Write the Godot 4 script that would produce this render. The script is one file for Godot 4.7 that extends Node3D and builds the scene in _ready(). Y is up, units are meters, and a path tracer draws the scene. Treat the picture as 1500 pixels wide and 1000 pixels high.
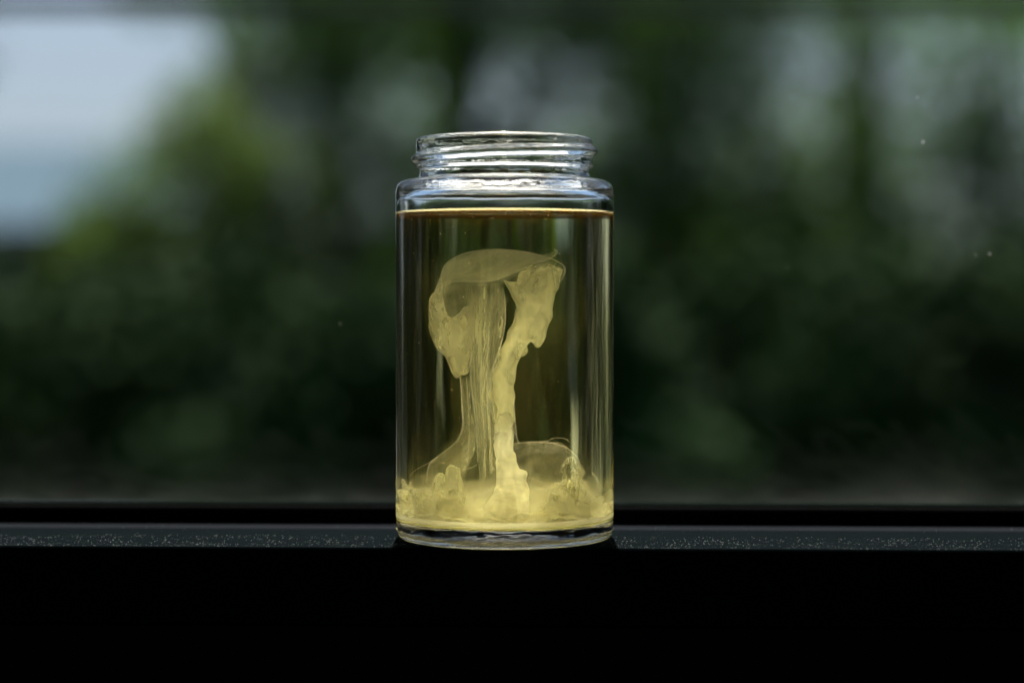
extends Node3D
# A jar of amber liquid with a milky plume in it, on a dark window sill, trees outside. Metres; the jar stands at the origin, the room is towards +z.

const MM := 0.001
const LENS := 3100.0        # focal length in pixels of the 1500-pixel-wide photograph
const DIST := 630.0         # mm from the lens to the jar's axis
const EYE := 72.9           # mm from the sill up to the lens
const SKEW := -2.1          # the window is not quite square to the lens

var rng := RandomNumberGenerator.new()
var noise := FastNoiseLite.new()

func _ready():
	rng.seed = 7
	noise.seed = 11
	noise.frequency = 1.0
	noise.noise_type = FastNoiseLite.TYPE_SIMPLEX_SMOOTH
	camera_and_light()
	room_and_sill()
	window()
	outdoors()
	jar()
	liquid()
	rng.seed = 38
	plume()

# ---------------------------------------------------------------- camera, sky, sun
func camera_and_light():
	var cam := Camera3D.new()
	cam.name = "camera"
	add_child(cam)
	cam.position = Vector3(2.2, EYE, DIST) * MM
	cam.rotation_degrees.x = -rad_to_deg(atan(70.0 / LENS))
	var at := CameraAttributesPhysical.new()
	at.frustum_focal_length = LENS / 1500.0 * 36.0
	at.exposure_aperture = 4.3
	at.frustum_focus_distance = 0.620
	at.frustum_near = 0.01
	at.frustum_far = 600.0
	cam.attributes = at
	cam.current = true
	var we := WorldEnvironment.new()
	we.name = "environment"
	var e := Environment.new()
	e.background_mode = Environment.BG_SKY
	var ps := ProceduralSkyMaterial.new()
	ps.sky_top_color = Color(0.31, 0.39, 0.48)
	ps.sky_horizon_color = Color(0.370, 0.386, 0.383)
	ps.sky_curve = 0.15
	ps.sun_angle_max = 38.0                                        # thin high cloud glows white round the sun
	ps.sun_curve = 0.6
	ps.ground_bottom_color = Color(0.10, 0.11, 0.09)
	ps.ground_horizon_color = Color(0.30, 0.32, 0.32)
	e.sky = Sky.new()
	e.sky.sky_material = ps
	e.tonemap_mode = Environment.TONE_MAPPER_LINEAR
	e.tonemap_exposure = 4.8
	e.sdfgi_enabled = true
	e.ssao_enabled = true
	e.ssil_enabled = true
	we.environment = e
	add_child(we)
	var sun := DirectionalLight3D.new()
	sun.name = "sun"
	sun.light_color = Color(1.0, 0.98, 0.92)
	sun.light_energy = 1.6
	sun.light_angular_distance = 0.5
	sun.shadow_enabled = true
	sun.rotation_degrees = Vector3(-50, 180.4, 0)
	add_child(sun)

# ---------------------------------------------------------------- helpers
func solid(r: float, g: float, b: float, rough := 0.8, spec := 0.5) -> StandardMaterial3D:   # r, g, b are linear base colours
	var m := StandardMaterial3D.new()
	m.albedo_color = Color(r, g, b).linear_to_srgb()
	m.roughness = rough
	m.metallic_specular = spec
	return m

func glassy(scale: float, r: float, g: float, b: float) -> StandardMaterial3D:
	var m := solid(r, g, b, 0.0)
	m.albedo_color.a = 0.0
	m.transparency = BaseMaterial3D.TRANSPARENCY_ALPHA
	m.refraction_enabled = true
	m.refraction_scale = scale
	return m

func noise_map(freq: float, octaves: int, low: float, high: float, seed_ := 1, size := 512) -> NoiseTexture2D:
	var n := FastNoiseLite.new()
	n.seed = seed_
	n.frequency = freq
	n.fractal_octaves = octaves
	var t := NoiseTexture2D.new()
	t.width = size
	t.height = size
	t.seamless = true
	t.noise = n
	var g := Gradient.new()
	g.set_color(0, Color(low, low, low))
	g.set_color(1, Color(high, high, high))
	t.color_ramp = g
	return t

func thing(called: String, label := "", category := "", group := "", kind := "") -> Node3D:
	var o := Node3D.new()
	o.name = called
	add_child(o, true)
	tag(o, label, category, group, kind)
	return o

func tag(o: Node, label := "", category := "", group := "", kind := ""):
	for p in [["label", label], ["category", category], ["group", group], ["kind", kind]]:
		if p[1] != "":
			o.set_meta(p[0], p[1])

func put(called: String, mesh: Mesh, mat: Material, parent: Node = self) -> MeshInstance3D:
	var o := MeshInstance3D.new()
	o.name = called
	o.mesh = mesh
	if mat:
		o.material_override = mat
	parent.add_child(o, true)
	return o

# A box with chamfered long edges, from corner a to corner b (metres).
func block(a: Vector3, b: Vector3, cham := 0.0) -> ArrayMesh:
	var c := (a + b) / 2.0
	var h := (b - a) / 2.0
	var st := SurfaceTool.new()
	st.begin(Mesh.PRIMITIVE_TRIANGLES)
	st.set_smooth_group(-1)
	var ring := [Vector2(-h.y + cham, -h.z), Vector2(h.y - cham, -h.z), Vector2(h.y, -h.z + cham), Vector2(h.y, h.z - cham), Vector2(h.y - cham, h.z), Vector2(-h.y + cham, h.z), Vector2(-h.y, h.z - cham), Vector2(-h.y, -h.z + cham)]
	if cham <= 0.0:
		ring = [Vector2(-h.y, -h.z), Vector2(h.y, -h.z), Vector2(h.y, h.z), Vector2(-h.y, h.z)]
	var n := ring.size()
	for i in n:
		var p: Vector2 = ring[i]
		var q: Vector2 = ring[(i + 1) % n]
		var p0 := c + Vector3(-h.x, p.x, p.y)
		var p1 := c + Vector3(h.x, p.x, p.y)
		var q0 := c + Vector3(-h.x, q.x, q.y)
		var q1 := c + Vector3(h.x, q.x, q.y)
		for v in [p0, p1, q0, p1, q1, q0]:
			st.add_vertex(v)
	for i in range(1, n - 1):
		for s in [-1.0, 1.0]:
			var tri := [ring[0], ring[i], ring[i + 1]]
			if s > 0.0:
				tri.reverse()
			for p in tri:
				st.add_vertex(c + Vector3(h.x * s, p.x, p.y))
	st.generate_normals()
	return st.commit()

# A grid of points (rows of equal length) as one smooth mesh; colours give the opacity of each point.
func grid_mesh(pts: PackedVector3Array, rows: int, cols: int, closed: bool, alpha := PackedFloat32Array(), flip := false) -> ArrayMesh:
	var nrm := PackedVector3Array()
	nrm.resize(pts.size())
	for i in rows:
		for j in cols:
			var a := pts[maxi(i - 1, 0) * cols + j]
			var b := pts[mini(i + 1, rows - 1) * cols + j]
			var jl := j - 1
			var jr := j + 1
			if closed:
				jl = (j - 1 + cols - 1) % (cols - 1) if j > 0 else cols - 2
				jr = j + 1 if j < cols - 1 else 1
			else:
				jl = maxi(jl, 0)
				jr = mini(jr, cols - 1)
			var n := (b - a).cross(pts[i * cols + jr] - pts[i * cols + jl]).normalized()
			nrm[i * cols + j] = -n if flip else n
	for i in [0, rows - 1]:                                        # a row shrunk to a pole has no normal of its own
		if closed and pts[i * cols].distance_to(pts[i * cols + cols / 2]) < 1e-6:
			var near: int = 1 if i == 0 else rows - 2
			for j in cols:
				nrm[i * cols + j] = Vector3(0, signf(nrm[near * cols + j].y), 0)
	var ix := PackedInt32Array()
	for i in rows - 1:
		for j in cols - 1:
			var p := i * cols + j
			var q := p + cols
			if flip:
				ix.append_array([p, q, p + 1, p + 1, q, q + 1])
			else:
				ix.append_array([p, p + 1, q, p + 1, q + 1, q])
	var arr := []
	arr.resize(Mesh.ARRAY_MAX)
	arr[Mesh.ARRAY_VERTEX] = pts
	arr[Mesh.ARRAY_NORMAL] = nrm
	arr[Mesh.ARRAY_INDEX] = ix
	if alpha.size():
		var col := PackedColorArray()
		for a in alpha:
			col.append(Color(1, 1, 1, a))
		arr[Mesh.ARRAY_COLOR] = col
	var m := ArrayMesh.new()
	m.add_surface_from_arrays(Mesh.PRIMITIVE_TRIANGLES, arr)
	return m

func rounded(ctrl: Array, step := 0.35) -> PackedVector2Array:     # Catmull-Rom through profile points given in mm
	var out := PackedVector2Array()
	var n := ctrl.size()
	for i in n - 1:
		var p0: Vector2 = ctrl[maxi(i - 1, 0)]
		var p1: Vector2 = ctrl[i]
		var p2: Vector2 = ctrl[i + 1]
		var p3: Vector2 = ctrl[mini(i + 2, n - 1)]
		var k := clampi(ceili(p1.distance_to(p2) / step), 1, 14)
		for s in k:
			out.append(p1.cubic_interpolate(p2, p0, p3, float(s) / k))
	out.append(ctrl[n - 1])
	return out

# Turns a profile (r, h in mm) round the y axis; bump.call(angle, r, h) is added to the radius.
func turned(prof: PackedVector2Array, segs: int, bump: Callable, flip := false) -> ArrayMesh:
	var pts := PackedVector3Array()
	for p in prof:
		for j in segs + 1:
			var th := TAU * (j % segs) / segs
			var d: Vector2 = bump.call(th, p.x, p.y) if p.x > 0.01 else Vector2.ZERO
			pts.append(Vector3((p.x + d.x) * cos(th), p.y + d.y, (p.x + d.x) * sin(th)) * MM)
	return grid_mesh(pts, prof.size(), segs + 1, true, PackedFloat32Array(), flip)

func V(list: Array) -> Array:
	var out := []
	for p in list:
		out.append(Vector2(p[0], p[1]))
	return out

# ---------------------------------------------------------------- room, sill, window
func room_and_sill():
	var paint := solid(0.06, 0.06, 0.06, 0.9)
	var parts := [["ceiling", Vector3(-2.2, 1.45, 0.0), Vector3(2.2, 1.6, 3.4)], ["floor", Vector3(-2.2, -1.0, 0.0), Vector3(2.2, -0.9, 3.4)], ["wall", Vector3(-2.3, -0.9, 3.4), Vector3(2.3, 1.45, 3.5)],
		["wall", Vector3(-2.3, -0.9, -0.1), Vector3(-2.2, 1.45, 3.4)], ["wall", Vector3(2.2, -0.9, -0.1), Vector3(2.3, 1.45, 3.4)], ["wall", Vector3(-2.2, -0.9, -0.1), Vector3(-1.3, 1.45, 0.0)], ["wall", Vector3(1.3, -0.9, -0.1), Vector3(2.2, 1.45, 0.0)],
		["wall", Vector3(-1.3, 1.2, -0.1), Vector3(1.3, 1.45, 0.0)], ["wall", Vector3(-1.3, -0.9, -0.1), Vector3(1.3, -0.07, 0.0)]]
	for p in parts:
		tag(put(p[0], block(p[1], p[2]), paint), "", "", "", "structure")
	# the sill: a black board with a dusty front, a narrow groove and a smoother strip at the back
	var s := thing("window_sill", "black painted window sill with dusty front edge under the jar", "", "", "structure")
	s.rotation_degrees.y = SKEW
	var board := solid(0.0024, 0.0036, 0.0043, 0.9, 0.0)
	board.roughness_texture = noise_map(0.03, 4, 0.35, 1.0, 3)
	board.heightmap_enabled = true
	board.heightmap_texture = noise_map(0.12, 3, 0.0, 1.0, 5)
	board.heightmap_scale = 0.012
	board.uv1_triplanar = true
	board.uv1_scale = Vector3(30, 30, 30)
	put("board", block(Vector3(-1.3, -0.022, -0.0222), Vector3(1.3, 0.0, 0.025), 0.0005), board, s)
	put("groove_floor", block(Vector3(-1.3, -0.022, -0.0236), Vector3(1.3, -0.0025, -0.0222)), solid(0.01, 0.01, 0.01), s)
	var strip := solid(0.0072, 0.0083, 0.0104, 0.9, 0.0)
	put("back_strip", block(Vector3(-1.3, -0.022, -0.060), Vector3(1.3, -0.0001, -0.0236), 0.0004), strip, s)
	put("apron", block(Vector3(-1.3, -0.07, -0.060), Vector3(1.3, -0.0225, 0.0245), 0.0005), solid(0.004, 0.004, 0.0045, 0.9, 0.2), s)
	# dust: flakes and grains lying on the front of the board
	var grain := ArrayMesh.new()
	var sph := SphereMesh.new()
	sph.radius = 0.5
	sph.height = 0.7
	sph.radial_segments = 5
	sph.rings = 2
	var mm := MultiMesh.new()
	mm.transform_format = MultiMesh.TRANSFORM_3D
	mm.mesh = sph
	mm.instance_count = 11000
	for i in mm.instance_count:
		var x := rng.randf_range(-0.17, 0.17)
		var z := 0.0245 - 0.030 * pow(rng.randf(), 1.3)
		for q in 6:                                                # grains gather in drifts
			if noise.get_noise_2d(x * 55.0, z * 90.0) + 0.35 * noise.get_noise_2d(x * 260.0, z * 260.0) > rng.randf_range(-0.5, 0.5):
				break
			x = rng.randf_range(-0.17, 0.17)
			z = 0.0245 - 0.030 * pow(rng.randf(), 1.3)
		var size := 0.00005 + 0.00030 * pow(rng.randf(), 9.0)
		if rng.randf() < 0.05:
			z = rng.randf_range(-0.058, 0.02)
		mm.set_instance_transform(i, Transform3D(Basis.from_euler(Vector3(rng.randf() * TAU, rng.randf() * TAU, 0)).scaled(Vector3(size, size, size)), Vector3(x, size * 0.2, z)))
	var dust := MultiMeshInstance3D.new()
	dust.name = "dust"
	dust.multimesh = mm
	dust.material_override = solid(0.13, 0.15, 0.155, 0.8)
	s.add_child(dust, true)
	tag(dust, "", "", "", "stuff")

func window():
	var w := thing("window", "black framed window with dusty clear glass behind the jar", "window")
	w.rotation_degrees.y = SKEW
	var black := solid(0.004, 0.0045, 0.0045, 0.8, 0.0)
	put("bottom_rail", block(Vector3(-1.3, 0.0, -0.052), Vector3(1.3, 0.0052, -0.0388), 0.0006), black, w)
	var bead := solid(0.0036, 0.0052, 0.0050, 0.9, 0.0)
	put("glazing_bead", block(Vector3(-1.3, 0.0052, -0.0475), Vector3(1.3, 0.0060, -0.0425), 0.0003), bead, w)
	put("side_rail", block(Vector3(-1.3, 0.006, -0.06), Vector3(-1.22, 1.12, -0.0388), 0.001), black, w)
	put("side_rail", block(Vector3(1.22, 0.006, -0.06), Vector3(1.3, 1.12, -0.0388), 0.001), black, w)
	put("top_rail", block(Vector3(-1.3, 1.12, -0.06), Vector3(1.3, 1.2, -0.0388), 0.001), black, w)
	var pane := solid(1, 1, 1, 0.0)
	pane.albedo_color.a = 0.0
	pane.transparency = BaseMaterial3D.TRANSPARENCY_ALPHA
	put("pane", block(Vector3(-1.22, 0.006, -0.0490), Vector3(1.22, 1.12, -0.0485)), pane, w)
	# a film of dirt that is thickest along the bottom of the glass
	var rows := 40
	var cols := 120
	var pts := PackedVector3Array()
	var al := PackedFloat32Array()
	for i in rows:
		var y := 0.0061 + 0.16 * pow(float(i) / (rows - 1), 1.7)
		for j in cols:
			var x := -0.24 + 0.48 * j / (cols - 1.0)
			pts.append(Vector3(x, y, -0.0483))
			var d := 0.085 * exp(-(y - 0.006) / 0.0035) + 0.03 * exp(-(y - 0.006) / 0.012) + 0.004
			d *= 0.75 + 0.5 * noise.get_noise_2d(x * 60.0, y * 120.0)
			var fan := exp(-pow((x - 0.128 - 0.3 * (y - 0.006)) / 0.02, 2.0)) * exp(-(y - 0.006) / 0.007)
			al.append(clampf((d + 0.075 * fan) * 0.55, 0.0, 1.0))
	var film := solid(0.22, 0.24, 0.23, 0.9, 0.0)
	film.transparency = BaseMaterial3D.TRANSPARENCY_ALPHA
	film.vertex_color_use_as_albedo = true
	film.backlight_enabled = true
	film.backlight = Color(1, 1, 1)
	var f := put("dirt_film", grid_mesh(pts, rows, cols, false, al), film, w)
	f.set_meta("kind", "stuff")
	var speck := solid(0.3, 0.31, 0.29, 0.9, 0.0)
	speck.backlight_enabled = true
	speck.backlight = Color(1, 1, 1)
	var marks := [[1340, 145, 1.1], [1348, 210, 1.5], [1445, 372, 1.1], [1425, 374, 0.6], [1152, 393, 0.4], [497, 474, 0.8], [630, 290, 0.4], [1063, 400, 0.4]]
	for m in marks:
		var depth := DIST + 48.0
		var sm := SphereMesh.new()
		sm.radius = m[2] * 0.00015
		sm.height = m[2] * 0.0006
		sm.radial_segments = 10
		sm.rings = 5
		var o := put("dust_speck", sm, speck, w)
		var at := Vector3((m[0] - 750.0) / LENS * depth + 2.2, EYE - (m[1] - 430.0) / LENS * depth, -48.0) * MM
		o.position = at.rotated(Vector3.UP, deg_to_rad(-SKEW))
		o.position.z = -0.0481
		o.rotation.z = rng.randf() * 3.0

# ---------------------------------------------------------------- outdoors
func leaf_mesh() -> ArrayMesh:
	var st := SurfaceTool.new()
	st.begin(Mesh.PRIMITIVE_TRIANGLES)
	var p := [Vector3(0, 0, 0), Vector3(-0.28, 0.45, 0.08), Vector3(0, 0.5, 0), Vector3(0.28, 0.45, 0.08), Vector3(0, 1, -0.12)]
	for t in [[0, 1, 2], [0, 2, 3], [1, 4, 2], [2, 4, 3]]:
		for k in t:
			st.add_vertex(p[k])
	st.generate_normals()
	return st.commit()

func tube(path: Array, r0: float, r1: float, sides := 7) -> ArrayMesh:
	var pts := PackedVector3Array()
	var n := path.size()
	for i in n:
		var a: Vector3 = path[maxi(i - 1, 0)]
		var b: Vector3 = path[mini(i + 1, n - 1)]
		var d := (b - a).normalized()
		var side := d.cross(Vector3(0.13, 0.21, 0.97)).normalized()
		var up := side.cross(d)
		var r := lerpf(r0, r1, float(i) / (n - 1))
		for j in sides + 1:
			var th := TAU * (j % sides) / sides
			pts.append(path[i] + (side * cos(th) + up * sin(th)) * r)
	return grid_mesh(pts, n, sides + 1, true)

var leaf: ArrayMesh
var edge_milk := milk(0.15, 0.66, 0.64, 0.43)
func foliage(called: String, parent: Node3D, clumps: Array, count: int, size: float, mat: Material):
	var total := 0.0
	for c in clumps:
		total += pow(c[1], 2.0) * c[2]
	var mm := MultiMesh.new()
	mm.transform_format = MultiMesh.TRANSFORM_3D
	mm.use_colors = true
	mm.mesh = leaf
	var where := []
	for c in clumps:
		for k in int(count * pow(c[1], 2.0) * c[2] / total):
			var d: Vector3 = Vector3(rng.randfn(), rng.randfn(), rng.randfn()).normalized() * c[1] * pow(rng.randf(), 0.36)
			d.y *= c[3]
			where.append(c[0] + d)
	mm.instance_count = where.size()
	for i in where.size():
		var s := size * rng.randf_range(0.6, 1.3)
		mm.set_instance_transform(i, Transform3D(Basis.from_euler(Vector3(rng.randf() * TAU, rng.randf() * TAU, rng.randf() * TAU)).scaled(Vector3(s, s, s)), where[i]))
		var t := rng.randf()
		mm.set_instance_color(i, Color(0.75 + 0.6 * t, 0.8 + 0.35 * t, 0.8 + 0.2 * rng.randf()))
	var o := MultiMeshInstance3D.new()
	o.name = called
	o.multimesh = mm
	o.material_override = mat
	parent.add_child(o, true)
	o.set_meta("kind", "stuff")

# pixel of the photograph and metres from the lens -> a point
func far_point(px: float, py: float, d: float) -> Vector3:
	return Vector3((px - 750.0) / LENS * d + 0.0022, EYE * MM - (py - 430.0) / LENS * d, DIST * MM - d)

func leafy(r: float, g: float, b: float) -> StandardMaterial3D:
	var m := solid(r, g, b, 0.8, 0.12)
	m.vertex_color_use_as_albedo = true
	m.backlight_enabled = true
	m.backlight = Color(0.85, 1.0, 0.6)
	return m

func tree(label: String, base_px: float, d: float, blobs: Array, count: int, mat: Material, trunk_r: float, trunk_top: float, shown_trunk := true):
	var t := thing("tree", label, "tree", "trees outside the window")
	var foot := far_point(base_px, 430, d)
	foot.y = -1.6
	t.position = foot
	var bark := solid(0.035, 0.03, 0.025, 0.9)
	var top := far_point(base_px + 12, trunk_top, d) - foot
	put("trunk", tube([Vector3.ZERO, top * 0.3 + Vector3(0.03, 0, 0), top * 0.65, top], trunk_r, trunk_r * 0.45, 9), bark, t)
	var clumps := []
	for b in blobs:
		var c := far_point(b[0], b[1], d + rng.randf_range(-0.6, 0.6)) - foot
		clumps.append([c, b[2] / LENS * d * (1.5 if d < 14.0 else 1.35), b[3], b[4]])
		var from := top * clampf(c.y / maxf(top.y, 0.1) * 0.75, 0.2, 0.95)
		put("limb", tube([from, from.lerp(c, 0.5) + Vector3(0, 0.05, 0), c], trunk_r * 0.35, trunk_r * 0.08, 5), bark, t)
	foliage("crown", t, clumps, int(count * (0.85 if d < 14.0 else 4.5)), 0.07, mat)

func shrub(label: String, px: float, py: float, d: float, w: float, mat: Material):
	var t := thing("shrub", label, "shrub", "shrubs below the trees")
	var foot := far_point(px, py, d)
	var top := foot.y + 1.6
	foot.y = -1.6
	t.position = foot
	var clumps := []
	var bark := solid(0.03, 0.026, 0.02, 0.9)
	for k in 9:
		var c := Vector3(rng.randf_range(-0.45, 0.45) * w, top * (0.15 + 0.1 * k) - 0.15, rng.randf_range(-0.3, 0.3))
		clumps.append([c, 0.42 - 0.012 * k, 1.0, 0.85])
		put("stem", tube([Vector3(c.x * 0.2, 0, 0), c * 0.5 + Vector3(0.03, 0, 0), c], 0.018, 0.006, 5), bark, t)
	foliage("leaves", t, clumps, 4500, 0.09, mat)

func outdoors():
	leaf = leaf_mesh()
	var g := PlaneMesh.new()
	g.size = Vector2(700, 700)
	var grass := solid(0.03, 0.045, 0.02, 0.95)
	grass.albedo_texture = noise_map(0.02, 4, 0.5, 1.0, 21)
	grass.uv1_scale = Vector3(200, 200, 1)
	var lawn := put("ground", g, grass)
	lawn.position = Vector3(0, -1.6, -351)
	tag(lawn, "", "", "", "structure")
	# a low house at the left, its metal roof sloping towards the window
	var h := thing("house", "low house with a blue grey metal roof beyond the trees at the left", "house")
	var hd := 30.0
	var k := hd / LENS
	h.position = far_point(-150, 430, hd)
	var st := SurfaceTool.new()
	st.begin(Mesh.PRIMITIVE_TRIANGLES)
	st.set_smooth_group(-1)
	var e0 := 98.0 * k
	var ridge := 250.0 * k
	var w0 := -500.0 * k
	var w1 := 480.0 * k
	var ro := [Vector3(w0, e0, 0.4), Vector3(w1, e0, 0.4), Vector3(w1, ridge, -4), Vector3(w0, ridge, -4), Vector3(w0, e0, -8.4), Vector3(w1, e0, -8.4)]
	for q in [[0, 3, 1], [1, 3, 2], [3, 4, 2], [2, 4, 5], [0, 1, 4], [1, 5, 4], [0, 4, 3], [1, 2, 5]]:
		for v in q:
			st.add_vertex(ro[v])
	st.generate_normals()
	put("roof", st.commit(), solid(0.055, 0.080, 0.105, 1.0, 0.0), h)
	put("wall", block(Vector3(w0 + 0.4, -1.7, -8), Vector3(w1 - 0.4, e0, 0)), solid(0.12, 0.12, 0.13, 0.85), h)
	# the hem of a sun screen hung outside above the window
	var sc := thing("sun_screen", "hem of a thin grey sun screen across the top of the view", "screen")
	var d := 1.02
	var cloth := solid(0.04, 0.05, 0.055, 0.9, 0.0)
	cloth.albedo_color.a = 0.30
	cloth.transparency = BaseMaterial3D.TRANSPARENCY_ALPHA
	var a := far_point(-300, 32, d)
	var b := far_point(1800, 32, d)
	put("cloth", block(Vector3(a.x, a.y + 0.006, a.z - 0.0006), Vector3(b.x, 0.34, a.z)), cloth, sc)
	put("rail", block(Vector3(a.x, 0.34, a.z - 0.012), Vector3(b.x, 0.36, a.z + 0.012), 0.003), solid(0.1, 0.1, 0.1, 0.6), sc)
	put("hem", block(Vector3(a.x, a.y, a.z - 0.0016), Vector3(b.x, a.y + 0.006, a.z + 0.001)), cloth, sc)
	# trees
	var green := leafy(0.066, 0.116, 0.036)
	var olive := leafy(0.066, 0.088, 0.044)
	var deep := leafy(0.062, 0.104, 0.036)
	tree("broad tree at the left whose outline slopes down before the pale house", 330, 11.0, [[170, 315, 60, 0.6, 1.0], [235, 240, 45, 0.5, 1.0], [290, 185, 55, 0.8, 1.0], [320, 240, 70, 0.9, 1.1], [390, 300, 80, 0.9, 0.9], [190, 400, 80, 1.0, 0.8], [370, 120, 45, 0.8, 1.0]], 6500, olive, 0.10, 150)
	tree("tall tree left of the jar reaching out of the picture", 480, 12.5, [[420, 40, 80, 0.8, 1.2], [500, 90, 80, 0.8, 1.2], [480, 210, 70, 0.8, 1.2], [590, 110, 70, 0.7, 1.2], [540, 300, 80, 1.0, 0.9], [560, -40, 110, 0.8, 1.0], [440, -70, 110, 0.8, 1.0], [420, 180, 70, 0.45, 1.2], [570, 210, 60, 0.45, 1.0], [500, 20, 100, 0.9, 1.0]], 13000, green, 0.11, 60)
	tree("dark trunked tree right behind the jar", 672, 11.5, [[660, 70, 60, 0.9, 1.4], [640, 250, 60, 0.8, 1.0], [720, 30, 60, 0.7, 1.0], [830, 90, 60, 0.9, 1.2], [700, -80, 140, 0.8, 0.8], [820, 300, 90, 0.9, 0.8], [780, 190, 70, 0.35, 1.0], [730, 260, 60, 0.8, 0.9], [890, 20, 60, 0.8, 1.0]], 12000, deep, 0.14, -60)
	tree("leafy tree just right of the jar", 980, 12.0, [[960, 60, 70, 0.7, 1.2], [1000, 190, 90, 0.9, 1.1], [1060, 280, 100, 0.9, 0.9], [930, 300, 90, 0.9, 0.8], [1060, 60, 70, 0.6, 1.3], [980, -80, 150, 0.8, 0.7], [1000, 60, 110, 0.9, 1.0], [900, 220, 60, 0.5, 1.0]], 14000, green, 0.11, 40)
	tree("pale gapped tree at the right with streaks of sky", 1270, 12.5, [[1120, 30, 60, 0.5, 1.4], [1260, 60, 60, 0.8, 1.6], [1180, 230, 90, 0.8, 1.0], [1290, 250, 90, 0.9, 1.0], [1250, -80, 150, 0.7, 0.7], [1200, 330, 110, 1.0, 0.7], [1170, 120, 100, 0.5, 1.4], [1330, 90, 70, 0.45, 1.4]], 9500, deep, 0.10, 60)
	tree("tree at the right edge of the view", 1450, 11.5, [[1400, 60, 60, 0.7, 1.4], [1470, 130, 90, 0.8, 1.3], [1400, 250, 90, 0.9, 1.0], [1500, 290, 100, 1.0, 1.0], [1480, -60, 130, 0.7, 0.9]], 6000, green, 0.10, 60)
	var dark := leafy(0.009, 0.032, 0.007)  # shade low down among the trees is put into this darker leaf colour
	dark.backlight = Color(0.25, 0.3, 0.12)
	var back := [[-420, 90], [330, 60], [640, 40], [930, 55], [1240, 35], [1560, 60]]
	var told := ["left of the house roof beyond the picture edge", "behind the sloping tree", "behind the dark trunk", "behind the leafy tree just right of the jar", "behind the gapped tree", "behind the right hand edge tree"]
	for q in back.size():
		var x: float = back[q][0]
		var y: float = back[q][1]
		tree("tall back row tree " + told[q], x, 18.0, [[x - 80, y - 130, 90, 0.8, 1.0], [x + 70, y - 170, 100, 0.8, 1.0], [x, y - 290, 130, 1.0, 1.0], [x - 70, y - 420, 120, 1.0, 1.0], [x + 80, y - 430, 120, 1.0, 1.0], [x, y - 560, 100, 1.0, 1.0]], 6000, olive, 0.14, y - 300)
	for side in [-1.0, 1.0]:
		var hedge := thing("hedge", "%s" % ("hedge behind the trees and on beyond the left edge of the view" if side < 0.0 else "hedge running on beyond the right edge of the view"), "hedge", "", "stuff")
		var clumps := []
		for i in 84:
			var ang := deg_to_rad(rng.randf_range(20.3 if side < 0.0 else 19.0, 76.0))
			var dd := rng.randf_range(8.5, 12.0)
			clumps.append([Vector3(side * sin(ang) * dd, rng.randf_range(-1.2, 1.9), -cos(ang) * dd), rng.randf_range(0.7, 1.1), 0.8, 0.9])
		for i in 80 if side < 0.0 else 0:                              # and behind the trees
			clumps.append([far_point(rng.randf_range(-100.0, 1600.0), rng.randf_range(400.0, 720.0), 15.0), 0.6, 2.5, 0.9])
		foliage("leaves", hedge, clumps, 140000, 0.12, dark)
	var n := 0
	for s in [[40, 350], [210, 380], [390, 340], [560, 350], [740, 330], [910, 335], [1080, 330], [1260, 330], [1430, 330]]:
		var words: String = ["low dark shrub at the left edge below the pale house", "dark shrub under the sloping tree", "dark shrub left of the jar", "dark shrub close beside the jar on its left", "dark shrub straight behind the jar", "dark shrub close beside the jar on its right", "dark shrub under the leafy tree", "dark shrub under the pale gapped tree", "dark shrub at the right edge of the view"][n]
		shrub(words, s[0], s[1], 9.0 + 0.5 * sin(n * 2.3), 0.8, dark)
		n += 1

# ---------------------------------------------------------------- jar
func wobble(th: float, h: float, f: float, a: float) -> float:
	return a * noise.get_noise_3d(cos(th) * f, h * 0.12 * f, sin(th) * f)

func thread_at(th: float, h: float) -> float:
	# one screw thread: lower at the left, higher at the right of the front
	var front := wrapf(th - PI / 2.0, -PI, PI)                     # 0 towards the lens, positive to the left
	var t := absf(h - (113.9 - front / PI * 2.8)) / 1.25
	var out := exp(-pow(t, 3.0)) * (1.0 - smoothstep(2.3, 2.9, absf(front)))
	return out * 1.5

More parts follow.
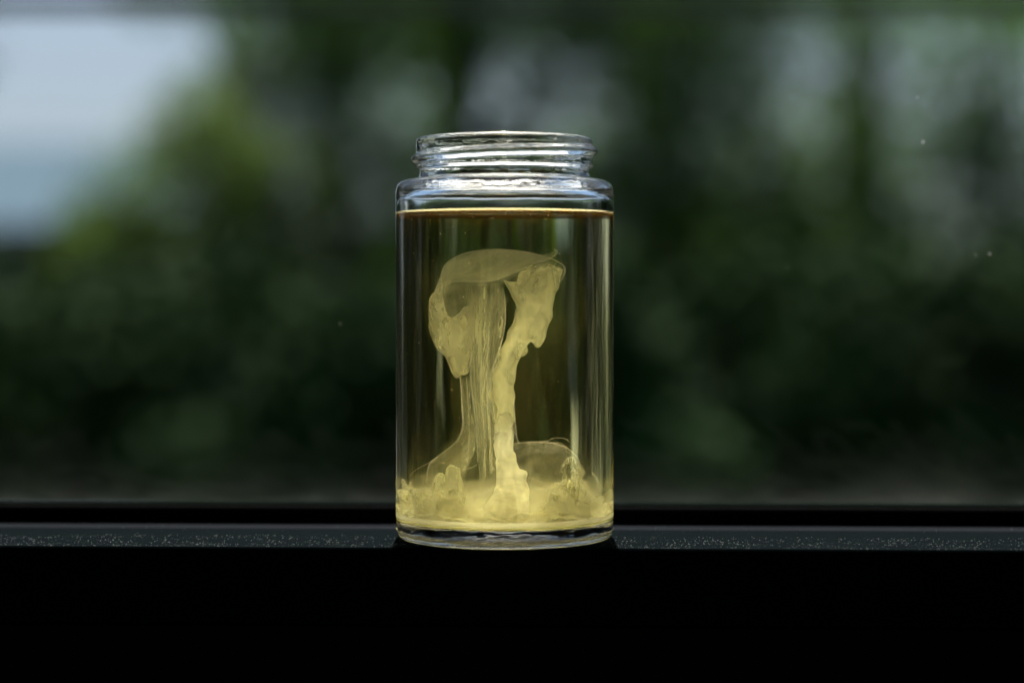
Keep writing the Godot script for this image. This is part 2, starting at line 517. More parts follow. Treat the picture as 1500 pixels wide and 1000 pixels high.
func jar():
	var g := thing("glass_jar", "open clear glass jar with a screw neck, three quarters full of amber liquid", "jar")
	var glass := glassy(0.05, 0.975, 0.985, 0.98)
	var clear := glassy(0.05, 0.975, 0.985, 0.98)
	glass.roughness = 0.05                                         # moulded neck and shoulder, slightly rough so that the sun glints
	var knurl := func(th: float, r: float, h: float) -> Vector2:
		var k := clampf(1.0 - absf(h - 0.9) / 0.9, 0.0, 1.0) * clampf((r - 25.0) / 3.0, 0.0, 1.0)
		var ridge := pow(0.5 + 0.5 * cos(th * 110.0), 2.0) * smoothstep(-0.15, 0.25, noise.get_noise_1d(th * 2.2 + 3.0) + 0.1)
		return Vector2(wobble(th, h, 5.0, 0.05), 0.16 * k * ridge * (1.0 if h < 2.0 else 0.0) + wobble(th, h + 40.0, 3.0, 0.06) * k)
	var straight := func(th: float, r: float, h: float) -> Vector2:
		return Vector2(wobble(th, h * 0.25, 2.0, 0.045), 0.0)
	var shoulder := func(th: float, r: float, h: float) -> Vector2:
		return Vector2(wobble(th, h, 2.0, 0.03), wobble(th, h + 9.0, 2.0, 0.05))
	var inner_shoulder := func(th: float, r: float, h: float) -> Vector2:
		var k := smoothstep(98.5, 102.5, h)
		return Vector2(wobble(th, h, 3.0, 0.05) * k, (wobble(th, h + 30.0, 4.0, 0.03) + wobble(th, h + 60.0, 1.6, 0.10)) * k)
	var neck := func(th: float, r: float, h: float) -> Vector2:
		return Vector2(thread_at(th, h) + wobble(th, h, 5.0, 0.05) + 0.35 * exp(-pow((h - 110.4) / 0.55, 2.0)), wobble(th, h + 20.0, 4.0, 0.07))
	var inner_neck := func(th: float, r: float, h: float) -> Vector2:
		var rough := smoothstep(107.0, 110.0, h) * (1.0 - smoothstep(117.0, 119.0, h))
		return Vector2(wobble(th, h, 4.0, 0.08) + wobble(th, h * 2.0, 26.0, 0.035) * rough, wobble(th, h + 70.0, 4.0, 0.08))
	# outside, from the middle of the foot up
	put("foot", turned(rounded(V([[0, 0.9], [12, 0.85], [20, 0.6], [25, 0.25], [27.5, 0.05], [28.6, 0.0], [29.6, 0.08], [30.9, 0.5], [31.8, 1.3], [32.3, 2.3], [32.5, 3.6], [32.5, 6.0]])), 660, knurl), clear, g)
	put("wall", turned(rounded(V([[32.5, 6], [32.5, 30], [32.5, 60], [32.5, 98], [32.5, 101]]), 6.0), 220, straight), clear, g)
	put("shoulder", turned(rounded(V([[32.5, 101], [32.45, 102.8], [32.0, 104.8], [30.9, 106.1], [29.3, 106.6], [27.2, 106.8], [26.1, 107.0], [25.6, 107.6], [25.2, 108.6]])), 256, shoulder), glass, g)
	var rim := rounded(V([[25.2, 108.6], [25.3, 109.6], [26.0, 110.4], [26.3, 111.4], [26.35, 113], [26.35, 115], [26.35, 117.2], [26.2, 118.3], [25.7, 118.95], [24.9, 119.15], [24.1, 118.95], [23.6, 118.3], [23.4, 117.2]]), 0.25)
	put("neck", turned(rim, 320, neck), glass, g)
	put("inner_neck", turned(rounded(V([[23.4, 117.2], [23.3, 114], [23.3, 110], [23.3, 107.2], [23.6, 105.6]]), 0.3), 320, inner_neck), glass, g)
	put("inner_shoulder", turned(rounded(V([[23.6, 105.9], [24.2, 104.6], [25.6, 103.6], [27.4, 102.9], [28.5, 101.9], [28.9, 100.6], [28.9, LEVEL + 0.15]]), 0.3), 256, inner_shoulder), glass, g)

const LEVEL := 97.0
func liquid():
	var l := thing("liquid", "clear amber liquid filling the jar to just under its shoulder", "liquid")
	var still := func(_th: float, _r: float, _h: float) -> Vector2: return Vector2.ZERO
	var wet := glassy(0.0125, 0.93, 0.87, 0.50)                     # glass against liquid
	var top := glassy(0.0333, 0.93, 0.87, 0.50)                     # liquid against air
	wet.backlight_enabled = true
	wet.backlight = Color(0.004, 0.0035, 0.0012).linear_to_srgb() * 1.0
	put("wetted_side", turned(rounded(V([[28.9, LEVEL + 0.15], [28.9, 60], [28.9, 30], [28.9, 8.0], [28.6, 6.2], [27.9, 5.35], [26.8, 5.05], [20, 5.0], [10, 5.0], [0, 5.0]]), 3.0), 220, still), wet, l)
	var bead := SphereMesh.new()
	bead.radius = 0.5
	bead.height = 1.0
	bead.radial_segments = 6
	bead.rings = 3
	var mm := MultiMesh.new()
	mm.transform_format = MultiMesh.TRANSFORM_3D
	mm.mesh = bead
	mm.instance_count = 90
	for i in mm.instance_count:
		var rad := 27.5 * sqrt(rng.randf())
		var th := rng.randf() * TAU
		var h := LEVEL - 1.0 - 75.0 * pow(rng.randf(), 2.2)
		var size := (0.10 + 0.22 * pow(rng.randf(), 4.0)) * MM
		mm.set_instance_transform(i, Transform3D(Basis().scaled(Vector3(size, size, size)), Vector3(cos(th) * rad, h, sin(th) * rad) * MM))
	var specks := MultiMeshInstance3D.new()
	specks.name = "floating_specks"
	specks.multimesh = mm
	specks.material_override = solid(0.8, 0.78, 0.66, 0.6)
	l.add_child(specks, true)
	specks.set_meta("kind", "stuff")
	var amber := solid(0.13, 0.06, 0.004, 0.7, 0.0)  # added sheet: paints in the amber reflection on the underside of the surface
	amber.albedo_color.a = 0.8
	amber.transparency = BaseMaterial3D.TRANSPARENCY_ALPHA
	put("painted_amber_band", turned(PackedVector2Array([Vector2(28.75, LEVEL - 1.3), Vector2(28.75, LEVEL - 0.9), Vector2(28.6, LEVEL - 0.5), Vector2(27.0, LEVEL - 0.38), Vector2(14.0, LEVEL - 0.4), Vector2(0.0, LEVEL - 0.4)]), 120, still, true), amber, l)
	put("surface", turned(rounded(V([[28.9, LEVEL + 0.15], [28.7, LEVEL + 0.09], [28.2, LEVEL + 0.04], [27.2, LEVEL + 0.01], [25, LEVEL], [12, LEVEL], [0, LEVEL]]), 0.4), 220, still, true), top, l)

# ---------------------------------------------------------------- the plume
# A point of the plume seen at pixel (px, py), z mm before the jar's axis: undoes the magnification of the round jar.
func W(p: Vector3) -> Vector3:
	var n := 1.345
	var r := 32.5
	var m := n * r / (n * r - (n - 1.0) * (r - p.z))
	var d := DIST - 0.75 * p.z
	return Vector3((p.x - 739.0) * d / LENS / m, EYE + (430.0 - p.y) * d / LENS, p.z) * MM

func milk(alpha: float, r := 0.64, g := 0.62, b := 0.42) -> StandardMaterial3D:
	var m := solid(r, g, b, 0.45, 0.25)
	m.albedo_color.a = alpha
	m.transparency = BaseMaterial3D.TRANSPARENCY_ALPHA
	m.vertex_color_use_as_albedo = true
	m.backlight_enabled = true
	m.backlight = Color(1, 1, 1)
	return m

func spline(list: Array, t: float) -> Vector3:
	var n := list.size()
	var i := clampi(int(t), 0, n - 2)
	return list[i].cubic_interpolate(list[i + 1], list[maxi(i - 1, 0)], list[mini(i + 2, n - 1)], t - i)

# A veil: rows of control points (px, py, z) joined smoothly, rippled, its opacity uneven and fading towards the chosen edges.
func veil(called: String, parent: Node3D, ctrl: Array, mat: Material, ripple := 1.0, fade := Vector4(0.3, 0.3, 0.3, 0.3), streak := 0.0, even := 0.4):
	var rows: int = (ctrl.size() - 1) * 12 + 1
	var cols: int = (ctrl[0].size() - 1) * 12 + 1
	var pts := PackedVector3Array()
	var al := PackedFloat32Array()
	var seed_ := rng.randf() * 100.0
	for i in rows:
		var v := float(i) / (rows - 1)
		for j in cols:
			var u := float(j) / (cols - 1)
			var line := []
			for r in ctrl:
				line.append(spline(r, u * (r.size() - 1)))
			var p := spline(line, v * (ctrl.size() - 1))
			var q := Vector3(u * 3.0, v * 2.2, seed_)
			p.z += ripple * (1.6 * noise.get_noise_3dv(q * 1.3) + 0.7 * noise.get_noise_3dv(q * 3.1)) + streak * noise.get_noise_2d(u * 14.0, seed_ + v * 0.6) * 1.5
			p.x += ripple * 4.0 * noise.get_noise_3dv(q * 1.1 + Vector3(9, 4, 0))
			p.y += ripple * 4.0 * noise.get_noise_3dv(q * 1.2 + Vector3(3, 17, 0))
			pts.append(W(p))
			var a := 0.55 + even * 1.3 * noise.get_noise_3dv(q * 1.4 + Vector3(31, 0, 0)) + even * 0.25 * noise.get_noise_3dv(q * 4.0)
			a += streak * 0.9 * noise.get_noise_2d(u * 16.0, seed_ + v * 0.8)
			var fil := noise.get_noise_3dv(Vector3(u * 3.4 + 1.2 * noise.get_noise_2d(v * 3.0, seed_), v * 1.1, seed_ + 50.0))
			a += 0.75 * pow(maxf(1.0 - absf(fil) * 5.0, 0.0), 2.0) * (0.5 + even)
			if fade.x > 0.0: a *= smoothstep(0.0, fade.x, v)
			if fade.y > 0.0: a *= smoothstep(0.0, fade.y, 1.0 - v)
			if fade.z > 0.0: a *= smoothstep(0.0, fade.z, u)
			if fade.w > 0.0: a *= smoothstep(0.0, fade.w, 1.0 - u)
			al.append(clampf(a, 0.0, 1.0))
	return put(called, grid_mesh(pts, rows, cols, false, al), mat, parent)

func strand(called: String, parent: Node3D, ctrl: Array, r0: float, r1: float, mat: Material):
	var path := []
	var n := (ctrl.size() - 1) * 7
	for i in n + 1:
		path.append(W(spline(ctrl, float(i) / n * (ctrl.size() - 1))))
	return put(called, tube(path, r0 * MM, r1 * MM, 8), edge_milk, parent)

# Narrow folds that run mostly downwards: 1 on a fold, 0 between.
func crease(p: Vector3, shift: float) -> float:
	var bend := noise.get_noise_3d(p.x * 0.08, p.y * 0.08, p.z * 0.08 + shift) * 0.35
	var n := noise.get_noise_3d(p.x * 0.12 + shift + bend, p.y * 0.03 + bend * 0.4, p.z * 0.12)
	return pow(maxf(1.0 - absf(n) * 3.0, 0.0), 2.0)

# A soft body: tapered capsules [a, b, ra, rb] (points in pixels and z, radii in mm) melted together and meshed as surface nets.
func melted(called: String, parent: Node3D, bones: Array, mat: Material, cell := 0.42, lump := 0.5, soft := 1.2, lo := 0.55, hi := 1.0, fade_top := 999.0, fade_len := 1.0, fade_low := -999.0, low_len := 1.0):
	var caps := []
	var box := AABB(W(bones[0][0]) / MM, Vector3.ZERO)
	for b in bones:
		var a: Vector3 = W(b[0]) / MM
		var c: Vector3 = W(b[1]) / MM
		caps.append([a, c, b[2], b[3]])
		box = box.expand(a - Vector3.ONE * (b[2] + 2.5)).expand(a + Vector3.ONE * (b[2] + 2.5)).expand(c - Vector3.ONE * (b[3] + 2.5)).expand(c + Vector3.ONE * (b[3] + 2.5))
	var nx := int(box.size.x / cell) + 2
	var ny := int(box.size.y / cell) + 2
	var nz := int(box.size.z / cell) + 2
	var f := PackedFloat32Array()
	f.resize(nx * ny * nz)
	f.fill(1e-9)
	for c in caps:
		var a: Vector3 = c[0]
		var b: Vector3 = c[1]
		var m: float = maxf(c[2], c[3]) + 2.2
		var p0 := (Vector3(minf(a.x, b.x), minf(a.y, b.y), minf(a.z, b.z)) - Vector3.ONE * m - box.position) / cell
		var p1 := (Vector3(maxf(a.x, b.x), maxf(a.y, b.y), maxf(a.z, b.z)) + Vector3.ONE * m - box.position) / cell
		var ab := b - a
		var len2 := maxf(ab.length_squared(), 1e-6)
		var ra: float = c[2]
		var rb: float = c[3]
		for k in range(maxi(0, int(p0.z)), mini(nz, int(p1.z) + 1)):
			for j in range(maxi(0, int(p0.y)), mini(ny, int(p1.y) + 1)):
				var at := (k * ny + j) * nx
				for i in range(maxi(0, int(p0.x)), mini(nx, int(p1.x) + 1)):
					var p := box.position + Vector3(i, j, k) * cell
					var t := clampf((p - a).dot(ab) / len2, 0.0, 1.0)
					var d: float = p.distance_to(a + ab * t) - lerpf(ra, rb, t)
					f[at + i] += exp(-d / soft * 2.5)
	var shift := rng.randf() * 50.0
	for k in nz:
		for j in ny:
			for i in nx:
				var at := (k * ny + j) * nx + i
				var d := -log(f[at]) * soft / 2.5
				if absf(d) < 2.0:
					var p := box.position + Vector3(i, j, k) * cell
					d += lump * (noise.get_noise_3d(p.x * 0.15 + shift, p.y * 0.05, p.z * 0.15) * 1.7 + 0.22 * noise.get_noise_3d(p.x * 0.45 + shift, p.y * 0.12, p.z * 0.45)) - lump * 0.55 * crease(p, shift)
				f[at] = d
	var index := {}
	var pts := PackedVector3Array()
	var step := [1, nx, nx * ny]
	for k in nz - 1:
		for j in ny - 1:
			for i in nx - 1:
				var at := (k * ny + j) * nx + i
				var s := 0
				for q in 8:
					if f[at + (q & 1) + ((q >> 1) & 1) * nx + (q >> 2) * nx * ny] < 0.0:
						s += 1
				if s == 0 or s == 8:
					continue
				var sum := Vector3.ZERO
				var n := 0
				for axis in 3:
					for q in 4:
						var o := Vector3i.ZERO
						o[(axis + 1) % 3] = q & 1
						o[(axis + 2) % 3] = q >> 1
						var e: int = at + o.x + o.y * nx + o.z * nx * ny
						var d0 := f[e]
						var d1 := f[e + step[axis]]
						if (d0 < 0.0) != (d1 < 0.0):
							var v := Vector3(o)
							v[axis] += d0 / (d0 - d1)
							sum += v
							n += 1
				index[at] = pts.size()
				pts.append((box.position + (Vector3(i, j, k) + sum / n) * cell) * MM)
	for i in pts.size():                                           # stay inside the glass
		var flat := Vector2(pts[i].x, pts[i].z)
		var most := 0.0282 - 0.003 * smoothstep(0.010, 0.0055, pts[i].y)
		if flat.length() > most:
			flat *= most / flat.length()
		pts[i] = Vector3(flat.x, maxf(pts[i].y, 0.0056), flat.y)
	var ix := PackedInt32Array()
	for at in index:
		for axis in 3:
			var e: int = at
			var d0 := f[e]
			var d1 := f[e + step[axis]]
			if (d0 < 0.0) == (d1 < 0.0):
				continue
			var u: int = step[(axis + 1) % 3]
			var w: int = step[(axis + 2) % 3]
			if not (index.has(at - u) and index.has(at - w) and index.has(at - u - w)):
				continue
			var quad := [index[at], index[at - u], index[at - u - w], index[at - w]]
			if d0 < 0.0:
				quad.reverse()
			ix.append_array([quad[0], quad[1], quad[2], quad[0], quad[2], quad[3]])
	var nrm := PackedVector3Array()
	nrm.resize(pts.size())
	for t in range(0, ix.size(), 3):
		var n := (pts[ix[t + 2]] - pts[ix[t]]).cross(pts[ix[t + 1]] - pts[ix[t]])
		for q in 3:
			nrm[ix[t + q]] += n
	var col := PackedColorArray()
	for i in pts.size():
		nrm[i] = nrm[i].normalized()
		var p := pts[i] / MM
		col.append(Color(1, 1, 1, clampf(lerpf(lo, hi, 0.25 + 0.9 * noise.get_noise_3d(p.x * 0.16 + shift, p.y * 0.09, p.z * 0.16) + 1.1 * crease(p, shift)) * smoothstep(fade_low, fade_low + low_len, p.y) * smoothstep(fade_top, fade_top - fade_len, p.y + 1.5 * noise.get_noise_3d(p.x * 0.5, 7.0, shift)), 0.0, 1.0)))
	var arr := []
	arr.resize(Mesh.ARRAY_MAX)
	arr[Mesh.ARRAY_VERTEX] = pts
	arr[Mesh.ARRAY_NORMAL] = nrm
	arr[Mesh.ARRAY_INDEX] = ix
	arr[Mesh.ARRAY_COLOR] = col
	var mesh := ArrayMesh.new()
	mesh.add_surface_from_arrays(Mesh.PRIMITIVE_TRIANGLES, arr)
	return put(called, mesh, mat, parent)

func row(list: Array) -> Array:
	var out := []
	for p in list:
		out.append(Vector3(p[0], p[1], p[2]))
	return out

func bones(list: Array) -> Array:                                  # [x, y, z, r] chains -> capsules
	var out := []
	for chain in list:
		for i in chain.size() - 1:
			var a: Array = chain[i]
			var b: Array = chain[i + 1]
			out.append([Vector3(a[0], a[1], a[2]), Vector3(b[0], b[1], b[2]), a[3], b[3]])
	return out

func plume():
	var p := thing("milky_plume", "creamy mushroom shaped plume of curd drooping over a streaked stalk inside the jar", "plume")
	var thin := milk(0.24)
	var mid := milk(0.42)
	var cap := milk(0.33)
	var thick := milk(0.92)
	# cap: a front sheet, a back sheet and the bright rims
	veil("cap_front", p, [row([[644, 405, 0], [655, 386, 2], [680, 373, 2], [723, 367, 2], [760, 369, 2], [790, 374, 3], [815, 368, 6]]),
		row([[645, 412, 6], [662, 400, 9], [690, 393, 10], [725, 390, 11], [757, 386, 11], [788, 380, 10], [817, 370, 8]]),
		row([[641, 432, 8], [662, 414, 11], [690, 413, 12], [722, 412, 12], [748, 402, 12], [783, 388, 11], [815, 374, 8]])], cap, 0.35, Vector4(0, 0.0, 0, 0), 0.1, 0.24)
	veil("cap_back", p, [row([[644, 405, 0], [655, 386, -1], [692, 370, -2], [735, 367, -3], [776, 372, -3], [805, 381, -3], [829, 394, -2]]),
		row([[642, 420, -4], [665, 402, -8], [700, 394, -10], [735, 390, -10], [770, 388, -10], [803, 394, -8], [828, 402, -4]]),
		row([[640, 440, -4], [668, 428, -8], [704, 426, -9], [735, 424, -9], [768, 416, -8], [800, 418, -6], [818, 416, -3]])], thin, 0.4, Vector4(0, 0.3, 0, 0), 0.1, 0.4)
	strand("cap_rim", p, row([[632, 436, 1], [644, 405, 1], [652, 387, 1], [680, 372, 1], [723, 366, 1], [765, 369, 1], [800, 377, 1], [822, 386, 0], [829, 396, 0], [825, 408, 0], [813, 422, 1]]), 0.16, 0.22, mid)
	strand("cap_rim", p, row([[660, 413, 11], [690, 412, 12], [722, 411, 12], [748, 402, 12], [783, 387, 11], [806, 379, 9], [817, 370, 8], [812, 366, 7]]), 0.14, 0.2, mid)
	# left lobe: a folded bag with a hollow at the top
	veil("left_fold", p, [row([[644, 406, 2], [634, 432, 4], [627, 450, 4], [633, 472, 4], [638, 500, 4], [655, 515, 4]]),
		row([[652, 412, 6], [648, 434, 9], [645, 455, 10], [648, 476, 10], [652, 498, 9], [662, 520, 7]]),
		row([[664, 410, 8], [656, 430, 10], [655, 452, 11], [664, 472, 11], [672, 496, 10], [674, 520, 8]])], mid, 0.5, Vector4(0, 0.35, 0.0, 0.1), 0.2)
	veil("left_fold", p, [row([[690, 416, 6], [694, 440, 4], [690, 470, 4], [688, 500, 4], [686, 530, 4]]),
		row([[676, 414, -3], [674, 445, 0], [668, 470, 0], [668, 500, 1], [668, 530, 2]]),
		row([[650, 415, -4], [640, 440, -2], [636, 470, -1], [644, 500, 0], [662, 530, 2]])], thin, 0.5, Vector4(0.1, 0.1, 0.1, 0.1), 0.2)
	var bag := milk(0.42, 0.57, 0.54, 0.35)
	melted("left_lobe", p, bones([[[638, 440, 3, 1.0], [640, 460, 4, 1.6], [650, 480, 5, 2.6], [660, 502, 5, 2.9], [668, 522, 5, 2.0], [670, 538, 5, 1.4], [668, 549, 5, 0.6]], [[684, 452, 5, 1.0], [678, 474, 6, 2.3], [674, 500, 5, 2.4], [677, 526, 5, 1.5], [681, 542, 5, 0.7]], [[645, 415, 3, 0.7], [634, 444, 3, 0.8], [636, 478, 4, 1.2], [646, 505, 5, 1.2]]]), bag, 0.36, 0.34, 1.6, 0.55, 1.0)
	# right lobe and the arm that runs down from it
	veil("right_fold", p, [row([[760, 395, 9], [785, 388, 9], [808, 388, 6], [826, 396, 1]]), row([[752, 412, 10], [778, 408, 11], [802, 405, 8], [820, 410, 2]]), row([[745, 424, 9], [772, 432, 10], [795, 430, 8], [806, 434, 3]])], mid, 0.5, Vector4(0, 0.2, 0.1, 0), 0.15)
	melted("right_lobe", p, bones([[[814, 400, 2, 1.2], [804, 418, 4, 2.2], [790, 438, 5, 3.0], [776, 462, 5, 3.0], [762, 488, 5, 2.4], [747, 516, 4, 2.1], [737, 548, 4, 2.3], [736, 580, 4, 2.15], [737, 610, 4, 1.9], [739, 650, 5, 1.5], [741, 680, 6, 0.8]],
		[[772, 410, 8, 1.3], [770, 430, 7, 2.2], [776, 455, 6, 2.3]], [[768, 404, 8, 0.9], [784, 404, 7, 1.8], [800, 402, 5, 1.9], [815, 398, 3, 1.1]], [[784, 412, 6, 1.8], [790, 440, 5, 2.4]], [[803, 436, 3, 1.0], [800, 462, 3, 1.3], [790, 474, 4, 1.6], [789, 492, 4, 1.0], [789, 505, 4, 0.4]],
		[[740, 412, 9, 0.25], [751, 420, 9, 0.7], [760, 434, 8, 1.1]], [[764, 500, 0, 0.9], [764, 513, 0, 0.9], [760, 522, 0, 0.5]]]), milk(0.46, 0.72, 0.69, 0.46), 0.36, 0.32, 1.7, 0.6, 1.0, 999.0, 1.0, 24.0, 16.0)
	# the stalk
	veil("stalk", p, [row([[690, 420, 1], [702, 412, 5], [718, 410, 6], [738, 420, 2]]), row([[688, 470, 1], [702, 470, 5], [718, 470, 5], [740, 470, 1]]), row([[690, 530, 0], [702, 530, 4], [714, 530, 4], [730, 525, 1]]),
		row([[694, 590, 0], [704, 590, 4], [715, 590, 4], [724, 590, 1]]), row([[700, 650, 0], [707, 650, 4], [718, 650, 4], [728, 650, 1]]), row([[702, 720, 0], [708, 720, 5], [722, 720, 5], [735, 720, 1]])], mid, 0.3, Vector4(0.05, 0.12, 0, 0), 0.65, 0.45)
	veil("stalk", p, [row([[684, 430, -4], [705, 420, -7], [725, 425, -7], [745, 430, -4]]), row([[686, 500, -3], [700, 500, -5], [718, 500, -5], [732, 500, -3]]), row([[690, 590, -3], [704, 590, -5], [722, 590, -5], [750, 590, -3]]),
		row([[700, 660, -3], [712, 660, -5], [735, 660, -5], [757, 645, -3]])], thin, 0.4, Vector4(0.1, 0.2, 0, 0), 0.5, 0.4)
	for s in [[739, 431, 738, 484, 716, 560, 722, 610], [690, 500, 690, 560, 698, 628, 699, 674], [702, 480, 704, 560, 709, 640, 709, 712], [716, 480, 713, 560, 716, 620, 720, 690], [752, 530, 752, 580, 756, 632, 760, 646]]:
		strand("stalk_thread", p, row([[s[0], s[1], 3], [s[2], s[3], 3], [s[4], s[5], 3], [s[6], s[7], 3]]), 0.13, 0.16, mid)
	veil("side_strand", p, [row([[672, 545, 4], [676, 590, 3], [677, 620, 3], [668, 643, 3], [645, 662, 4], [626, 678, 5], [621, 705, 6]]), row([[682, 545, 6], [684, 590, 6], [686, 620, 6], [682, 650, 6], [668, 668, 7], [655, 684, 8], [650, 712, 8]]),
		row([[690, 545, 3], [690, 590, 3], [696, 625, 3], [697, 652, 3], [690, 672, 4], [682, 688, 5], [680, 712, 6]])], mid, 0.2, Vector4(0, 0.1, 0.1, 0.2), 0.25, 0.2)
	strand("stalk_thread", p, row([[673, 550, 4], [676, 590, 3], [677, 620, 3], [668, 643, 3], [645, 662, 4], [626, 678, 5], [621, 705, 6]]), 0.14, 0.2, mid)
	strand("stalk_thread", p, row([[683, 550, 6], [686, 600, 6], [687, 640, 6], [684, 676, 6]]), 0.12, 0.14, mid)
	# the column rising from the floor, whitened to stand for focused sunlight
	melted("painted_glow_stem", p, bones([[[729, 606, 7, 0.5], [734, 622, 7, 1.0], [737, 650, 8, 1.2], [741, 680, 10, 1.7], [743, 712, 12, 2.2], [738, 748, 14, 2.8], [738, 778, 14, 3.8]], [[744, 608, 6, 0.3], [742, 632, 7, 0.9], [749, 672, 10, 0.9], [759, 694, 12, 1.1], [767, 716, 13, 1.3], [766, 745, 13, 1.5], [760, 776, 13, 2.2]],
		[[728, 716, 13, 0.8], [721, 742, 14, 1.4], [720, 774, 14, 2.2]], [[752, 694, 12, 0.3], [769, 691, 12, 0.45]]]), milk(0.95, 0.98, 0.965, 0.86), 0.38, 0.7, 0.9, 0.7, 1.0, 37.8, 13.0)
	rng.seed = 64
	floor_cloud(p)

func floor_cloud(p: Node3D):
	var haze := milk(0.30, 0.66, 0.63, 0.46)
	var mid := milk(0.6)
	var thick := milk(0.93)
	# settled layer: an uneven mass on the floor, and the milk that hangs above it, thinning upwards
	var cols := 121
	for shell in [[28.3, 17.0, 0.80, 1], [25.5, 20.0, 0.55, 2], [21.0, 17.0, 0.55, 3], [15.0, 15.0, 0.5, 4]]:
		var rows := 22
		var pts := PackedVector3Array()
		var al := PackedFloat32Array()
		for i in rows:
			var v := float(i) / (rows - 1)
			for j in cols:
				var th := TAU * (j % (cols - 1)) / (cols - 1)
				var c := Vector3(cos(th), 0.0, sin(th)) * 1.5 + Vector3(0, shell[3] * 7.0, 0)
				var tall: float = shell[1] * (0.72 + 0.9 * noise.get_noise_3dv(c * 1.4) + 0.5 * noise.get_noise_3dv(c * 3.5))
				var h: float = 5.7 + maxf(tall - 5.7, 2.5) * v
				var rad: float = shell[0] + (1.6 * noise.get_noise_3dv(c * 2.0 + Vector3(0, v * 2.0, 0)) - 1.6) * (0.3 if shell[3] == 1 else 1.0)
				rad = minf(rad, 28.3 - 2.6 * smoothstep(9.0, 5.5, h))
				pts.append(Vector3(cos(th) * rad, h, sin(th) * rad) * MM)
				al.append(clampf(shell[2] * (1.0 - pow(v, 1.4)) * (0.9 + 0.7 * noise.get_noise_3dv(c * 2.5 + Vector3(0, v * 2.5, 4))), 0.0, 1.0))
		put("hanging_milk", grid_mesh(pts, rows, cols, true, al), milk(0.20, 0.66, 0.635, 0.45), p)
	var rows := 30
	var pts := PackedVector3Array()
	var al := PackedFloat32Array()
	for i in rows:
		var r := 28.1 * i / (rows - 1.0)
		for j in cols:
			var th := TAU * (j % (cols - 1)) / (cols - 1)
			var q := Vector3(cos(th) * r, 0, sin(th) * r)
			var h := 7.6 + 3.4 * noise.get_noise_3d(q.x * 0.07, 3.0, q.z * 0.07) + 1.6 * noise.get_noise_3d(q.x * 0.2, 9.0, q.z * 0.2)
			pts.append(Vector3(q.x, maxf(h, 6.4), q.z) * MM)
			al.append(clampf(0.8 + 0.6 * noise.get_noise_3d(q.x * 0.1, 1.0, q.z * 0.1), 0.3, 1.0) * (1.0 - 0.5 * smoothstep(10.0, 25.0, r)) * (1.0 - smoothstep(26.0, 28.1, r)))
	put("settled_layer", grid_mesh(pts, rows, cols, true, al), milk(0.9, 0.93, 0.90, 0.70), p)  # extra white and a denser middle stand in for focused sunlight
	var side := func(_th: float, _r: float, _h: float) -> Vector2: return Vector2.ZERO
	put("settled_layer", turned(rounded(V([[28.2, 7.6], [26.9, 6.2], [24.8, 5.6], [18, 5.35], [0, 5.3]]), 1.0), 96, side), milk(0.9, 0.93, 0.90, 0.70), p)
	# billows: rounded mounds of haze one behind the other
	var rings := [[584, 690, 17, 899, 700, 17, 8.0], [582, 705, 8, 897, 712, 9, 9.0], [596, 712, -10, 884, 690, -10, 7.0], [590, 700, -18, 890, 715, -18, 8.0], [600, 724, 20, 880, 722, 21, 9.0], [610, 690, 0, 868, 700, 0, 7.0]]
	for s in rings:
		var top := []
		var low := []
		var bot := []
		for k in 9:
			var u := k / 8.0
			var x: float = lerpf(s[0], s[3], u)
			var wave: float = s[6] * (noise.get_noise_2d(u * 4.0, s[1] * 0.3 + s[2]) * 2.2)
			var y: float = lerpf(s[1], s[4], u) + wave
			var z: float = lerpf(s[2], s[5], u) * (0.35 + 0.65 * sin(PI * clampf(u, 0.08, 0.92)))
			top.append(Vector3(x, y, z - 2.0))
			low.append(Vector3(x, lerpf(y, 775.0, 0.35), z + 1.5))
			bot.append(Vector3(x, 772, z + 2.0))
		veil("billow", p, [top, low, bot], haze, 1.0, Vector4(0.3, 0, 0.04, 0.04), 0.1, 0.35)
	for b in [[[[642, 700, 8, 1.5], [648, 718, 8, 2.2], [650, 750, 9, 2.0], [640, 770, 9, 2.6]], [[664, 688, 10, 1.6], [666, 720, 10, 2.1], [668, 755, 11, 2.2]]], [[[600, 730, 8, 1.2], [612, 752, 9, 2.4], [625, 766, 10, 2.4]], [[590, 752, 4, 1.4], [600, 770, 5, 2.0]]],
		[[[812, 726, 10, 0.9], [820, 745, 10, 2.0], [800, 765, 11, 2.2]], [[866, 712, 6, 0.9], [868, 735, 6, 1.8], [872, 765, 6, 2.2]], [[842, 752, 10, 1.4], [850, 770, 10, 2.0]]]]:
		melted("mound", p, bones(b), milk(0.45), 0.5, 0.8, 1.6, 0.35, 0.9)
	# curled folds of curd standing on the floor
	for k in 17:
		var th0 := TAU * k / 17.0 + rng.randf_range(-0.25, 0.25)
		var front := exp(-pow(wrapf(th0 - PI / 2.0, -PI, PI) / 0.6, 2.0))
		var rad := rng.randf_range(10.0, 23.5)
		fold(p, th0, rng.randf_range(0.6, 1.3), rad, lerpf(rng.randf_range(4.0, 9.5), 2.6, front), rng.randf_range(0.7, 2.0) * (1.0 if rng.randf() < 0.5 else -1.0), milk(0.36, 0.74, 0.71, 0.50))
	for c in [[0.75, 0.5, 17.0, 11.5, 1.8], [0.45, 0.45, 21.0, 12.5, -1.5], [0.95, 0.4, 20.0, 8.0, 1.4], [2.45, 0.6, 20.0, 9.5, -1.6], [2.75, 0.5, 22.5, 8.0, 1.2]]:
		fold(p, c[0], c[1], c[2], c[3], c[4], milk(0.40, 0.78, 0.75, 0.54))
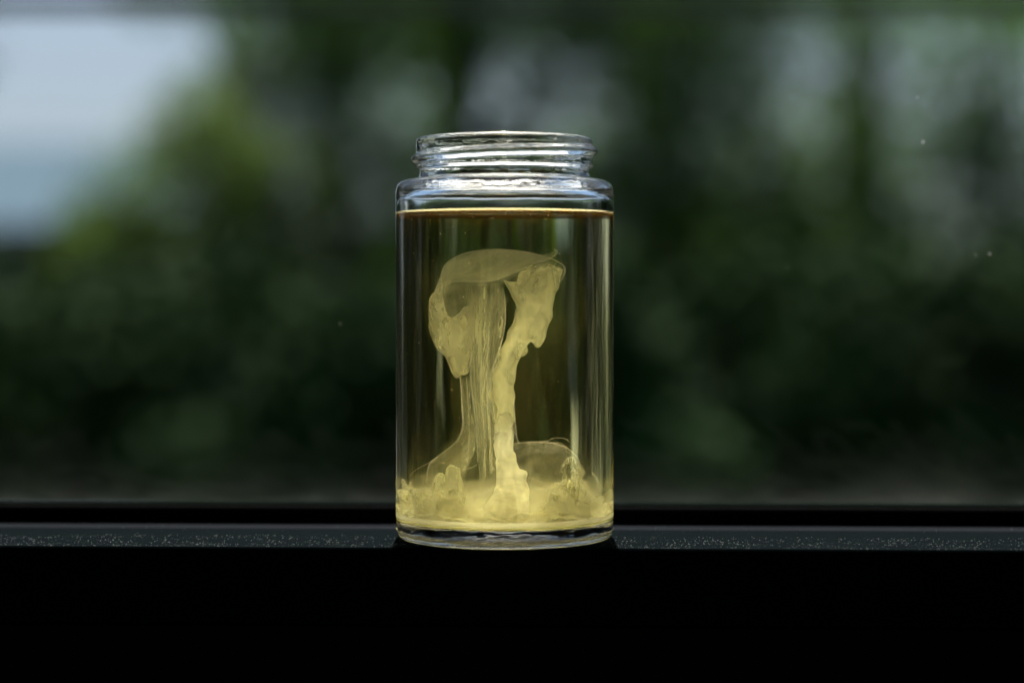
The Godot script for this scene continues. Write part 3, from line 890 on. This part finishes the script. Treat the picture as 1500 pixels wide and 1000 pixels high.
	# the thin veil that domes over the floor at the right
	veil("right_veil", p, [row([[750, 647, -2], [775, 645, -4], [800, 643, -5], [826, 648, -5], [848, 668, -5], [862, 696, -4]]), row([[748, 670, 5], [775, 668, 6], [800, 664, 6], [825, 668, 6], [846, 684, 5], [858, 708, 4]]),
		row([[752, 715, 8], [778, 712, 9], [802, 715, 9], [826, 716, 9], [845, 722, 8], [856, 740, 6]])], haze, 0.9, Vector4(0, 0.3, 0, 0.1), 0.2, 0.5)
	strand("veil_rim", p, row([[752, 647, -1], [775, 645, -1], [798, 644, -1], [814, 639, -1], [828, 640, -1], [836, 645, -1]]), 0.12, 0.1, mid)
	strand("veil_rim", p, row([[790, 646, 0], [812, 647, 0], [834, 655, 0], [848, 668, 0], [852, 684, 0]]), 0.12, 0.1, mid)
	veil("curl", p, [row([[822, 681, 10], [832, 670, 10], [842, 668, 10], [849, 680, 10]]), row([[826, 696, 12], [836, 690, 13], [846, 692, 13], [853, 706, 11]]), row([[830, 716, 12], [836, 722, 13], [844, 730, 13], [846, 740, 11]])], mid, 1.2, Vector4(0, 0.1, 0, 0), 0.5, 0.6)
	strand("veil_rim", p, row([[822, 688, 11], [830, 672, 11], [841, 668, 11], [849, 679, 11], [846, 694, 12], [853, 708, 12], [844, 726, 12], [846, 738, 12], [838, 742, 12]]), 0.2, 0.26, mid)
	strand("veil_rim", p, row([[768, 694, 11], [786, 700, 11], [804, 708, 11], [810, 712, 11]]), 0.16, 0.14, mid)
	strand("veil_rim", p, row([[678, 684, 9], [690, 682, 9], [699, 677, 9]]), 0.18, 0.12, mid)
	strand("veil_rim", p, row([[590, 694, 8], [606, 684, 9], [624, 676, 9], [640, 666, 8]]), 0.1, 0.1, mid)
	strand("veil_rim", p, row([[696, 722, 13], [708, 718, 13], [718, 714, 13], [724, 706, 13]]), 0.22, 0.14, mid)
	strand("veil_rim", p, row([[874, 690, 8], [884, 702, 6], [888, 716, 5]]), 0.2, 0.1, mid)

# A sheet that rises from the floor round part of the jar and rolls over at its top.
func fold(p: Node3D, th0: float, span: float, rad: float, tall: float, roll: float, mat: Material):
	var rows := 26
	var cols := 40
	var pts := PackedVector3Array()
	var al := PackedFloat32Array()
	var seed_ := rng.randf() * 90.0
	for i in rows:
		var v := float(i) / (rows - 1)
		for j in cols:
			var u := float(j) / (cols - 1)
			var top := tall * (0.45 + 0.55 * sin(PI * u)) * (1.0 + 0.5 * noise.get_noise_2d(u * 2.5, seed_))
			var rr := rad + 2.6 * noise.get_noise_2d(u * 2.2 + 5.0, seed_ + v * 0.8) + 0.45 * noise.get_noise_2d(u * 6.0, seed_ + v)
			var h := 5.9 + top * minf(v / 0.6, 1.0)
			if v > 0.6:
				var a := (v - 0.6) / 0.4 * 4.2
				rr += roll * (1.0 - cos(a))
				h += absf(roll) * sin(a)
			rr = minf(rr, 28.2 - 2.4 * smoothstep(9.0, 5.8, h))
			var th := th0 + span * (u - 0.5) + 0.12 * noise.get_noise_2d(v * 2.0, seed_ + 20.0)
			pts.append(Vector3(cos(th) * rr, maxf(h, 5.7), sin(th) * rr) * MM)
			var fil := noise.get_noise_2d(u * 4.0 + 0.8 * noise.get_noise_2d(v * 2.0, seed_), seed_ + v * 0.9)
			var c := 0.35 + 0.3 * noise.get_noise_2d(u * 2.0, seed_ + v * 2.0) + 0.45 * pow(maxf(1.0 - absf(fil) * 3.0, 0.0), 2.0) + 0.35 * smoothstep(0.55, 0.75, v)
			al.append(clampf(c * smoothstep(0.0, 0.12, u) * smoothstep(0.0, 0.12, 1.0 - u) * smoothstep(0.0, 0.1, 1.0 - v), 0.0, 1.0))
	put("curd_fold", grid_mesh(pts, rows, cols, false, al), mat, p)
